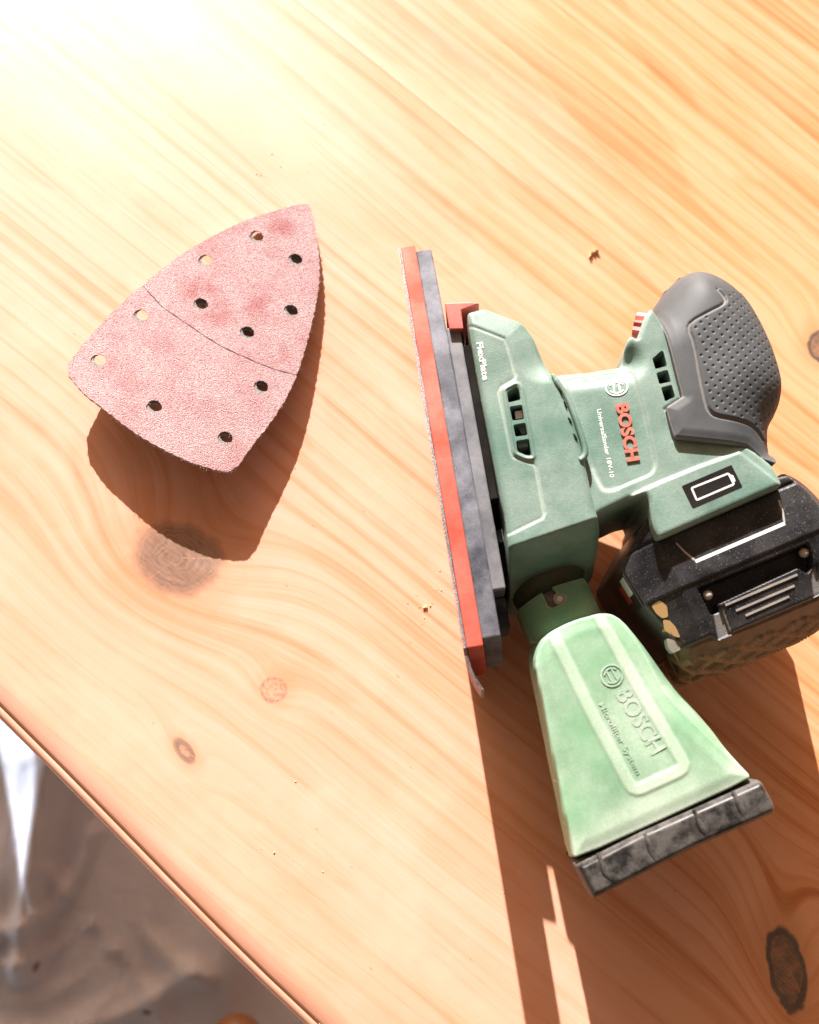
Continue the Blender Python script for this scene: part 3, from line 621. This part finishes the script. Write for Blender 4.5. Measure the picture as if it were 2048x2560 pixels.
# speed dial
dc = Lc(1594, 826, 66); bm = bmesh.new(); n = 30
ring = [[bm.verts.new(((9.0 if k % 2 else 8.1) * math.cos(2 * math.pi * k / n), (9.0 if k % 2 else 8.1) * math.sin(2 * math.pi * k / n), z)) for k in range(n)] for z in (-4, 4)]
for k in range(n): bm.faces.new((ring[0][k], ring[0][(k + 1) % n], ring[1][(k + 1) % n], ring[1][k]))
bm.faces.new(ring[0]); bm.faces.new(ring[1][::-1])
rm = Matrix.Translation((dc[0] + 2.6, dc[1] - 1.0, 66)) @ Matrix.Rotation(math.radians(-24), 4, 'Z') @ Matrix.Rotation(math.radians(78), 4, 'Y')
for v in bm.verts: v.co = rm @ v.co
bm_obj('speed_dial', bm, RED, root)

# ---- rubber grip
g_in = [(475, 335), (520, 420), (560, 540), (600, 700), (650, 900), (682, 1020), (555, 1102), (580, 1200), (622, 1330), (1180, 1385), (1290, 1455)]
g_out = [(1385, 1535), (1372, 1430), (1335, 1300), (1322, 1255), (1350, 1195), (1378, 1115), (1396, 1030), (1392, 950), (1362, 830), (1312, 680), (1240, 520), (1150, 375), (1052, 265), (950, 195), (845, 147), (740, 134), (640, 158), (545, 220), (490, 280), (455, 322)]
G_in = pts(2, g_in, 80.5); G_o = pts(2, g_out, [72, 70, 66, 60, 56, 54, 54, 54, 54, 54, 54, 54, 54, 54, 54, 54, 56, 62, 70, 78])
G_out = rounded(np.vstack([G_in, G_o]), 1.4, 3)
G_sil = chaikin(G_o[1:], 2, False)
dimp_edge = chaikin(pts(2, [(950, 190), (1012, 272), (990, 322), (870, 385), (745, 450), (720, 505), (760, 620), (800, 860), (850, 1090), (880, 1142), (925, 1176), (1080, 1196), (1200, 1215), (1275, 1252), (1325, 1300)], 81), 1, False)
dimp_reg = np.vstack([dimp_edge, pts(2, [(1500, 1250), (1500, 700), (1200, 150)], 81)])
dimples = []
for i in range(-14, 22):
    for j in range(-8, 26):
        a = (770 + i * 65 + j * 26, 520 + i * 20 + j * 58); q = Lc(1480 + a[0] / 3.037, 660 + a[1] / 3.037, 79)
        dimples.append(q)
dimples = np.array(dimples); dimples = dimples[(phi(dimples[:, 0], dimples[:, 1], dimp_reg) > 2.0) & (phi(dimples[:, 0], dimples[:, 1], G_out) > .6)]
def topG(x, y, d=None):
    ds = segdist(x, y, G_sil, False); z = 0; soft = np.minimum(ds * .8, 6.0)
    for k in range(16):                        # the dome, averaged over a small disc so that no ridges form
        a = k * 2.399963; r = math.sqrt((k + .5) / 16) * soft
        q = np.clip(1 - segdist(x + r * math.cos(a), y + r * math.sin(a), G_sil, False) / 27.0, 0, 1); z = z + np.sqrt(np.maximum(0, 1 - q * q)) / 16
    z = 84.5 - 24.0 * (1 - z)
    di = segdist(x, y, G_in, False); z = z - .9 * (1 - sm(di, 0, 5)) - .9 * (1 - sm(di, 0, 1.0))
    e = segdist(x, y, dimp_edge, False); ins = inside(x, y, dimp_reg)
    z = z - .9 * np.exp(-(e / .6) ** 2) + np.where(ins, .8 * sm(e, .2, 1.4), 0)
    for q in dimples:
        r2 = (x - q[0]) ** 2 + (y - q[1]) ** 2; k = r2 < 4; z[k] -= .80 * np.exp(-r2[k] / .22)
    return z + smooth_noise(x, y, .15, .05)
def dustG(x, y, d):
    e = segdist(x, y, dimp_edge, False); v = .5 * np.exp(-((e - .3) / .55) ** 2) + .45 * np.exp(-(segdist(x, y, G_in, False) / .7) ** 2)
    for q in dimples:
        r2 = (x - q[0]) ** 2 + (y - q[1]) ** 2; k = r2 < 4; v[k] += .10 * np.exp(-r2[k] / .4)
    return v
relief('rubber_grip', G_out, .36, topG, 40.0, RUBBER, root, mirror=46.0, dust=dustG)

# ---- writing on the housing
def area(z, a, b, level): q = pts(z, [a, b], level); return q[0], q[1]
a, b = area(2, (176, 1068), (265, 1502), ZB); lettering('brand_lettering', 'BOSCH', a, b, 6.1, topBs, LETTER, root, .9, .042)
a, b = area(2, (38, 1100), (140, 1620), ZB); lettering('model_lettering', 'UniversalSander 18V-10', a, b, 2.0, topBs, WHITEP, root, .12, .015)
a, b = area(1, (586, 768), (632, 1032), ZA); lettering('plate_lettering', 'FlexPlate', a, b, 3.0, lambda x, y: topA(np.asarray(x), np.asarray(y)), WHITEP, root, .22, .03)
def emblem(name, zz, c, rx, ry, level, surf, mat, w, h, ang=0.0):
    t = np.linspace(0, 2 * math.pi, 36, False); ca, sa = math.cos(ang), math.sin(ang)
    def q(x, y): return (c[0] + x * rx * ca - y * ry * sa, c[1] + x * rx * sa + y * ry * ca)
    L_ = [(pts(zz, [q(math.cos(k), math.sin(k)) for k in t], level), True)]
    for s in (-1, 1):
        L_.append((pts(zz, [q(.70 * math.cos(k), .70 * math.sin(k)) for k in np.linspace(s * math.pi / 2 - 1.05, s * math.pi / 2 + 1.05, 9)], level), False))
        L_.append((pts(zz, [q(-.42, .28 * s), q(.42, .28 * s)] if False else [q(.26 * s, -.64), q(.26 * s, .64)], level), False))
    return strips(name, L_, w, surf, mat, root, h)
emblem('brand_emblem', 2, (190, 934), 82, 60, ZB, topBs, WHITEP, .62, .35, -.1)
# battery pictogram
st = rounded(pts(4, [(680, 290), (1060, 128), (1145, 298), (766, 463)], ZB + 1.7), .4)
relief('battery_sticker', st, .5, lambda x, y, d: topBs(x, y) + .06, ZB - 2, INK, root)
flat = lambda x, y: topBs(x, y) + .12
strips('pictogram', [(rounded(pts(4, [(756, 305), (1036, 193), (1078, 275), (796, 396)], ZB + 1.7), .5), True), (pts(4, [(1046, 208), (1066, 212), (1083, 248), (1066, 262)], ZB + 1.7), False)], .85, flat, WHITEP, root, .06)

# ---- battery pack
ZP = 74.0
b0 = Lc(1480 + 505 / 3.037, 1120 + 690 / 3.037, ZP); b1 = Lc(1480 + 1460 / 3.037, 1120 + 290 / 3.037, ZP); e1 = (b1 - b0) / np.linalg.norm(b1 - b0); e2 = np.array([e1[1], -e1[0]])
def st_(x, y): return (x - b0[0]) * e1[0] + (y - b0[1]) * e1[1], (x - b0[0]) * e2[0] + (y - b0[1]) * e2[1]
c4 = lambda q, l=ZP: pts(4, q, l)
tl = st_(*c4([(1000, 935)])[0])[1]                                 # where the top face breaks to the latch end
Bt_out = rounded(c4([(395, 560), (700, 420), (1455, 230), (1600, 330), (1900, 700), (1860, 1020), (1752, 1108), (1680, 1142), (1070, 1400), (1074, 1432), (962, 1462), (912, 1425), (690, 1526), (560, 1360), (408, 1190), (320, 1060), (222, 890), (300, 740)], 68), 1.0)
recess = rounded(c4([(800, 1066), (1640, 722), (1675, 800), (1700, 900), (1650, 945), (1572, 905), (968, 1180), (990, 1235), (914, 1262)], 72), .8)
chan = [rounded(c4(q, 68), .5) for q in ([(914, 1262), (986, 1212), (1072, 1412), (962, 1462)], [(1650, 945), (1698, 880), (1775, 1095), (1690, 1140)])]
def topP(x, y, d=None):
    d = np.maximum(phi(x, y, Bt_out), 0) if d is None else d
    s, t = st_(x, y); z = np.full(x.shape, ZP)
    z = z - np.maximum(0, -s) * .50 - np.where(t > tl, .9 + .22 * (t - tl), 0) - .6 * np.exp(-((t - tl) / .5) ** 2)
    z = z - 9.0 * sm(phi(x, y, recess), -.2, .7)
    for c in chan: z = z - 2.2 * sm(phi(x, y, c), -.2, .5)
    return z - rnd(d, 1.6, 1.1) - 1.2 * np.exp(-(t / .8) ** 2)
relief('battery_body', Bt_out, .5, topP, -22.0, BLACK, root, flare=2.0, dust=lambda x, y, d: .22 * (1 - sm(d, 0, 1.0)) + .5 * np.maximum.reduce([sm(phi(x, y, c), .1, 1.0) for c in chan]))
lat = rounded(c4([(972, 1182), (1560, 932), (1684, 1140), (1062, 1402)], 70), 1.0)
topK = lambda x, y, d=None: 71.0 - .22 * np.maximum(0, st_(x, y)[1] - tl - 8) - (rnd(phi(x, y, lat), 1.2, .9) if d is None else rnd(d, 1.2, .9))
relief('latch_button', lat, .5, topK, 55.0, plastic('latch_plastic', (.045, .046, .052), .35, .45, .06, .14, 1.4, dcol=(.42, .41, .40), sparkle=.2), root)
ridge = lambda x, y: topK(np.asarray(x, float), np.asarray(y, float), np.full(np.shape(x), 9.0))
for q in ([(1012, 1194), (1558, 962)], [(1096, 1234), (1540, 1044)], [(1172, 1270), (1504, 1124)]): strips('grip_ridge', [(c4(q, 70), False)], 1.0, ridge, GREYP, root, .8)
flatP = lambda x, y: topP(np.asarray(x, float), np.asarray(y, float), np.full(np.shape(x), 9.0))
strips('white_marking', [(c4([(640, 722), (712, 795), (786, 862)]), False), (c4([(786, 862), (1465, 572)]), False), (c4([(1465, 572), (1448, 480), (1420, 395)]), False)][1:2], 1.55, flatP, WHITEP, root, .06)
FAINT = plastic('worn_print', (.30, .30, .31), .3, .5)
for q in ([(640, 722), (712, 795), (780, 850)], [(1462, 565), (1448, 480), (1420, 395)]): strips('faint_marking', [(c4(q), False)], .9, flatP, FAINT, root, .05)
for q in ((885, 1112), (1618, 790)):
    c = c4([q], 70)[0]; bm = bmesh.new(); bmesh.ops.create_icosphere(bm, subdivisions=2, radius=2.3, matrix=Matrix.Translation((c[0], c[1], 68.4))); bm_obj('latch_pin', bm, GREYP, root, True, 180)
# diamond ribbed end of the battery
def ribbed_end():
    e = c4([(560, 1366), (690, 1530), (912, 1432), (1062, 1408), (1682, 1148), (1752, 1112), (1880, 1010)], 64); e = chaikin(e, 1, False); cum = np.concatenate([[0], np.cumsum(np.linalg.norm(np.diff(e, axis=0), axis=1))])
    n, m = 190, 60; V = []; F = []; D = []
    for i in range(n):
        s = cum[-1] * i / (n - 1); p = np.array([np.interp(s, cum, e[:, 0]), np.interp(s, cum, e[:, 1])])
        for j in range(m):
            v = j / (m - 1); z = 64.5 - 84 * v; off = 14.0 * (1 - (1 - min(v * 1.6, 1)) ** 2) + (.6 if j else -1.5) - 2.5 * max(0, v - .5)
            w = 84 * v; A_ = abs(((s * .72 + w * .7) / 12.0) % 1 - .5) * 2; C_ = abs(((s * .72 - w * .7) / 12.0) % 1 - .5) * 2; K_ = abs((w / 10.5) % 1 - .5) * 2
            h = 2.2 * max(0, 1 - 3.2 * min(A_, C_)) if v > .13 else 0
            q = p + e2 * (off + h) ; V.append((q[0], q[1], z)); D.append(.55 * min(1, h))
    for i in range(n - 1):
        for j in range(m - 1): F.append((i * m + j, i * m + j + 1, (i + 1) * m + j + 1, (i + 1) * m + j))
    link('ribbed_end', V, F, plastic('bounce_brown_rubber', (.040, .027, .019), .22, .5, .12, .10, 1.4, dcol=(.50, .30, .16)), root, False, D)  # warm bounce light painted into the brown tones, paler on the ridges
ribbed_end()
lobe = chaikin(c4([(1380, 190), (1500, 232), (1600, 300), (1720, 425), (1850, 600), (1990, 850), (1900, 1000), (1600, 800), (1400, 500)], 44), 2)
relief('battery_rear', lobe, .7, lambda x, y, d: 66 - rnd(d, 22, 22), 20, BLACK, root, mirror=44.0)
# chipped yellow scrape and the label on the near side
for k_, q in enumerate(([(462, 1188), (520, 1150), (575, 1195), (590, 1275), (548, 1285), (500, 1245)], [(552, 1295), (600, 1300), (648, 1350), (690, 1432), (640, 1420), (570, 1370)], [(590, 1430), (650, 1450), (700, 1520), (640, 1545), (605, 1500)])):
    c = c4(q, 70); cc = rounded(c, .8); zf = (lambda x, y, d=None: topP(x, y, np.full(x.shape, 9.0)) + .22) if k_ < 3 else (lambda x, y, d=None: np.full(x.shape, 63.5))
    relief('scraped_patch', cc, .4, zf, 55, YELLOW if k_ != 2 else GREYP, root)
def wall_piece(name, quad, z0, z1, mat, out):
    # small plate fixed on the near wall of the battery, between two heights
    p0, p1 = quad; dirv = p1 - p0; nn = np.array([dirv[1], -dirv[0]]); nn /= np.linalg.norm(nn); nn = nn if nn @ e1 < 0 else -nn
    a, b = p0 + nn * out, p1 + nn * out
    bm_obj(name, prism([(a[0], a[1], z0), (b[0], b[1], z0), (b[0], b[1], z1), (a[0], a[1], z1)], (nn[0] * .4, nn[1] * .4, 0), .1), mat, root)
lw0, lw1 = c4([(222, 890), (408, 1190)], 66)
lw = lambda u: lw0 + (lw1 - lw0) * u
wall_piece('label_plate', (lw(.2), lw(1.0)), 38, 65, BLACK, 1.0); wall_piece('red_label', (lw(.34), lw(.78)), 41, 52, RED, 1.5); wall_piece('white_label', (lw(.24), lw(.66)), 52.3, 63.5, WHITEP, 1.5)

# ---- dust outlet and dust box
out_p = chaikin(pts(3, [(640, 900), (660, 1170), (720, 1290), (820, 1300), (1260, 1150), (1250, 990), (1330, 900), (1380, 780), (1000, 760)], 50), 1)
relief('dust_outlet', out_p, .6, lambda x, y, d: 62 - rnd(d, 15, 15), 20, GREENP, root, mirror=46.0)
inner = rounded(pts(5, [(215, 110), (320, 60), (400, 60), (420, 230), (260, 300)], 60), 1)
relief('outlet_tube', inner, .6, lambda x, y, d: 61.0 - rnd(d, 6, 4), 30, BLACKD, root)
col_out = rounded(pts(5, [(104, 190), (240, 99), (276, 180), (300, 188), (372, 152), (378, 120), (330, 112), (292, 70), (480, 12), (528, 62), (590, 215), (640, 300), (300, 420), (182, 372)], 62), .9)
relief('bayonet_collar', col_out, .5, lambda x, y, d: 65.5 - rnd(np.minimum(segdist(x, y, pts(5, [(104, 190), (182, 372)], 62), False), segdist(x, y, pts(5, [(520, 50), (640, 300)], 62), False)), 13, 9) - rnd(d, .8, .5), 38, plastic('collar_green', (.050, .19, .10), .20, .40, .03, .05, 1.3, dcol=(.45, .48, .36), sub=.2), root, dust=lambda x, y, d: .3 * (1 - sm(d, 0, .9)))
sc = pts(5, [(345, 130)], 65)[0]; t_ = np.linspace(0, 2 * math.pi, 20, False)
strips('screw_boss', [(sc + np.column_stack([np.cos(t_), np.sin(t_)]) * 2.3, True)], 1.3, lambda x, y: np.full(np.shape(x), 64.6), BLACKD, root, .7)
bm_obj('screw', tube([(sc[0], sc[1], 60), (sc[0], sc[1], 64.8)], 1.5, 10), METAL, root, True, 40)
bag_o = chaikin(pts(5, [(168, 500), (172, 430), (185, 365), (230, 330), (300, 285), (440, 235), (575, 200), (640, 215), (705, 252), (780, 335), (855, 425), (1000, 625), (1182, 838), (1325, 1034), (1440, 1145), (1458, 1166), (1000, 1380), (418, 1646), (402, 1600), (300, 1120), (192, 610)], [50] * 12 + [46, 46, 52, 60, 62, 60, 52, 50, 50]), 1)
bag_i = chaikin(pts(5, [(200, 500), (238, 395), (300, 328), (430, 258), (560, 226), (640, 222), (702, 262), (790, 375), (868, 520), (950, 682), (1180, 912), (1430, 1140), (1440, 1165), (1000, 1370), (432, 1628), (424, 1590), (326, 1110), (228, 610)], 71), 1)
U = pts(5, [(312, 345), (535, 805), (770, 1245), (1075, 1105), (815, 675), (570, 228)], 72); U = np.vstack([U[:1], rounded(U, 4.0)[4:-4], U[-1:]])
ZG = 71.5
def topD(x, y, d=None):
    do = np.maximum(phi(x, y, bag_o), 0); di = np.maximum(-phi(x, y, bag_i), 0); t = do / np.maximum(do + di, 1e-6)
    t = np.clip(t, 0, 1); z = 47 + (ZG - 47) * (1 - (1 - t) ** 1.35)
    dd = np.maximum(phi(x, y, bag_i), 0); z = z - .9 * (1 - sm(dd, 0, 6)) + .004 * np.minimum(dd, 25) ** 1.5
    u = segdist(x, y, U, False); return z + .55 * (1 - sm(u, 1.6, 3.4)) + smooth_noise(x, y, .13, .08)
def dustD(x, y, d):
    u = segdist(x, y, U, False); low = segdist(x, y, pts(5, [(418, 1640), (1456, 1160)], 62), False)
    return .42 * (1 - sm(u, 1.8, 3.4)) + .30 * (1 - sm(low, 3, 20)) + .12 * (1 - sm(d, 1, 7))
relief('dust_box', bag_o, .55, topD, 40, FROST, root, mirror=44.0, dust=dustD)
topDs = lambda x, y: topD(np.asarray(x, float), np.asarray(y, float))
a, b = area(5, (660, 682), (872, 1034), ZG + 1); lettering('embossed_brand', 'BOSCH', a, b, 7.8, topDs, FROSTL, root, .22, .02)
a, b = area(5, (558, 742), (778, 1150), ZG + 1); lettering('embossed_line', 'Microfilter System', a, b, 3.2, topDs, FROSTL, root, .28, .008)
emblem('embossed_emblem', 5, (645, 572), 62, 62, ZG + 1, topDs, FROSTL, .75, .4, -.5)
cap = rounded(pts(5, [(414, 1646), (800, 1468), (1456, 1164), (1470, 1180), (1530, 1305), (1540, 1352), (1100, 1570), (560, 1834), (512, 1836), (490, 1790), (425, 1665)], [60, 70, 62, 58, 56, 58, 68, 64, 56, 54, 56]), 1.5)
relief('dust_box_cap', cap, .5, lambda x, y, d: 73.2 - rnd(d, 3.2, 7) + smooth_noise(x, y, .22, .10), 30, SMOKE, root, mirror=44.0, dust=lambda x, y, d: .25 * (1 - sm(d, 0, 1.5)))
for q in ([(562, 1592), (600, 1690), (640, 1742)], [(830, 1480), (866, 1566), (898, 1630)], [(1112, 1344), (1150, 1430), (1190, 1490)], [(1336, 1236), (1376, 1322), (1410, 1392)]):
    c = pts(5, q, 72); bm_obj('cap_rib', tube([(c[0][0], c[0][1], 72.4), (c[1][0], c[1][1], 72.9), (c[2][0], c[2][1], 71.6)], [.7, 1.7, 1.9], 8), SMOKE, root, True, 80)
# ------------------------------------------------------------------ shavings and sawdust left on the table
def shavings():
    k = NT('fresh_shaving'); m = k.fin(Base_Color=k.mix(k.noise(1.5, 2), (.62, .36, .15), (.78, .55, .30)), Roughness=.7)
    def crumb(name, px, py, size, label, cat, curl=False):
        p = P(px, py); V = []; F = []
        if curl:                               # a thin curled ribbon of wood
            n = 16; pp = [(0, 0), (.8, 1.6), (.3, 3.2), (1.6, 4.2), (3.2, 4.6), (3.6, 6.0), (5.2, 6.6), (6.6, 5.6)]
            pp = chaikin(np.array(pp) * size, 1, False)
            for i, q in enumerate(pp):
                z = .7 + .9 * abs(math.sin(i * .9)); w = .55 * size * (.6 + .4 * math.sin(i * 1.7))
                V += [(q[0] - 1.5, q[1] - 3, z * .2), (q[0] - 1.5 + w, q[1] - 3 - w * .4, z * 1.3 + .5), (q[0] - 1.3 + w * .8, q[1] - 2.9, z * 1.3 + .2), (q[0] - 1.3, q[1] - 2.8, z * .1)]
            for i in range(len(pp) - 1):
                for s in range(4): F.append((4 * i + s, 4 * i + (s + 1) % 4, 4 * i + 4 + (s + 1) % 4, 4 * i + 4 + s))
        else:
            bm = bmesh.new(); bmesh.ops.create_icosphere(bm, subdivisions=1, radius=1.0)
            for v in bm.verts: V.append(tuple(np.array(v.co) * size * np.array([1.4, .8, .6]) * RNG.uniform(.6, 1.25) + (0, 0, size * .5)))
            F = [[v.index for v in f.verts] for f in bm.faces]; bm.free()
        o = link(name, V, F, m, None, False); o.location = (p[0] * MM, p[1] * MM, 0); o.rotation_euler = (0, 0, RNG.uniform(-.4, .4) if curl else RNG.uniform(0, 6)); tag(o, label, cat)
    crumb('wood_shaving', 1478, 634, .85, 'curled wood shaving on the bare table above the grey handle of the sander', 'wood shaving', True)
    crumb('wood_crumb', 1062, 1519, 1.3, 'largest golden wood crumb on the sunny table left of the red foam pad', 'wood crumb')
    crumb('wood_crumb', 1341, 1704, .75, 'tiny pale wood crumb in shadow between the foam pad and the dust box', 'wood crumb')
    crumb('wood_crumb', 1339, 2127, .7, 'tiny wood crumb in shadow left of the black dust box cap', 'wood crumb')
    V = []; F = []
    def grain(x, y, s, z=0.0):
        b = len(V); a = RNG.uniform(0, 6.28)
        for k_ in range(3): V.append((x + s * math.cos(a + k_ * 2.1) * RNG.uniform(.6, 1.3), y + s * math.sin(a + k_ * 2.1) * RNG.uniform(.6, 1.3), z + .02))
        V.append((x, y, z + s * RNG.uniform(.6, 1.1))); F.extend([(b, b + 1, b + 3), (b + 1, b + 2, b + 3), (b + 2, b, b + 3), (b, b + 2, b + 1)])
    for _ in range(900):
        q = P(RNG.uniform(0, 2048), RNG.uniform(0, 2560)); 
        if inside(np.array([q[0]]), np.array([q[1]]), TO)[0]: grain(q[0], q[1], RNG.uniform(.06, .2))
    for px, py, r, n in ((1065, 1510, 4, 26), (1100, 1440, 3, 14), (1105, 1480, 3, 10), (1330, 1760, 5, 60), (700, 2100, 12, 20), (240, 1990, 12, 24), (1250, 2200, 10, 20), (700, 420, 9, 16)):
        q = P(px, py)
        for _ in range(n):
            x, y = q[0] + RNG.normal(0, r), q[1] + RNG.normal(0, r); s_ = abs(RNG.normal(.15, .22)) + .07
            if phi(np.array([x]), np.array([y]), TO)[0] > 13: grain(x, y, s_)
    # dust caught on the edge moulding
    for _ in range(1500):
        i = RNG.integers(0, len(TO)); a, b = TO[i], TO[(i + 1) % len(TO)]; q = a + (b - a) * RNG.random()
        if -250 < q[0] < 250 and q[1] < 300:
            nn = np.array([.707, .707]); grain(*(q + nn * abs(RNG.normal(.4, 1.2))), RNG.uniform(.08, .22), -3.6 if RNG.random() < .5 else -2.6)
    o = link('sawdust', V, F, m, None, False); o['kind'] = 'stuff'
shavings()
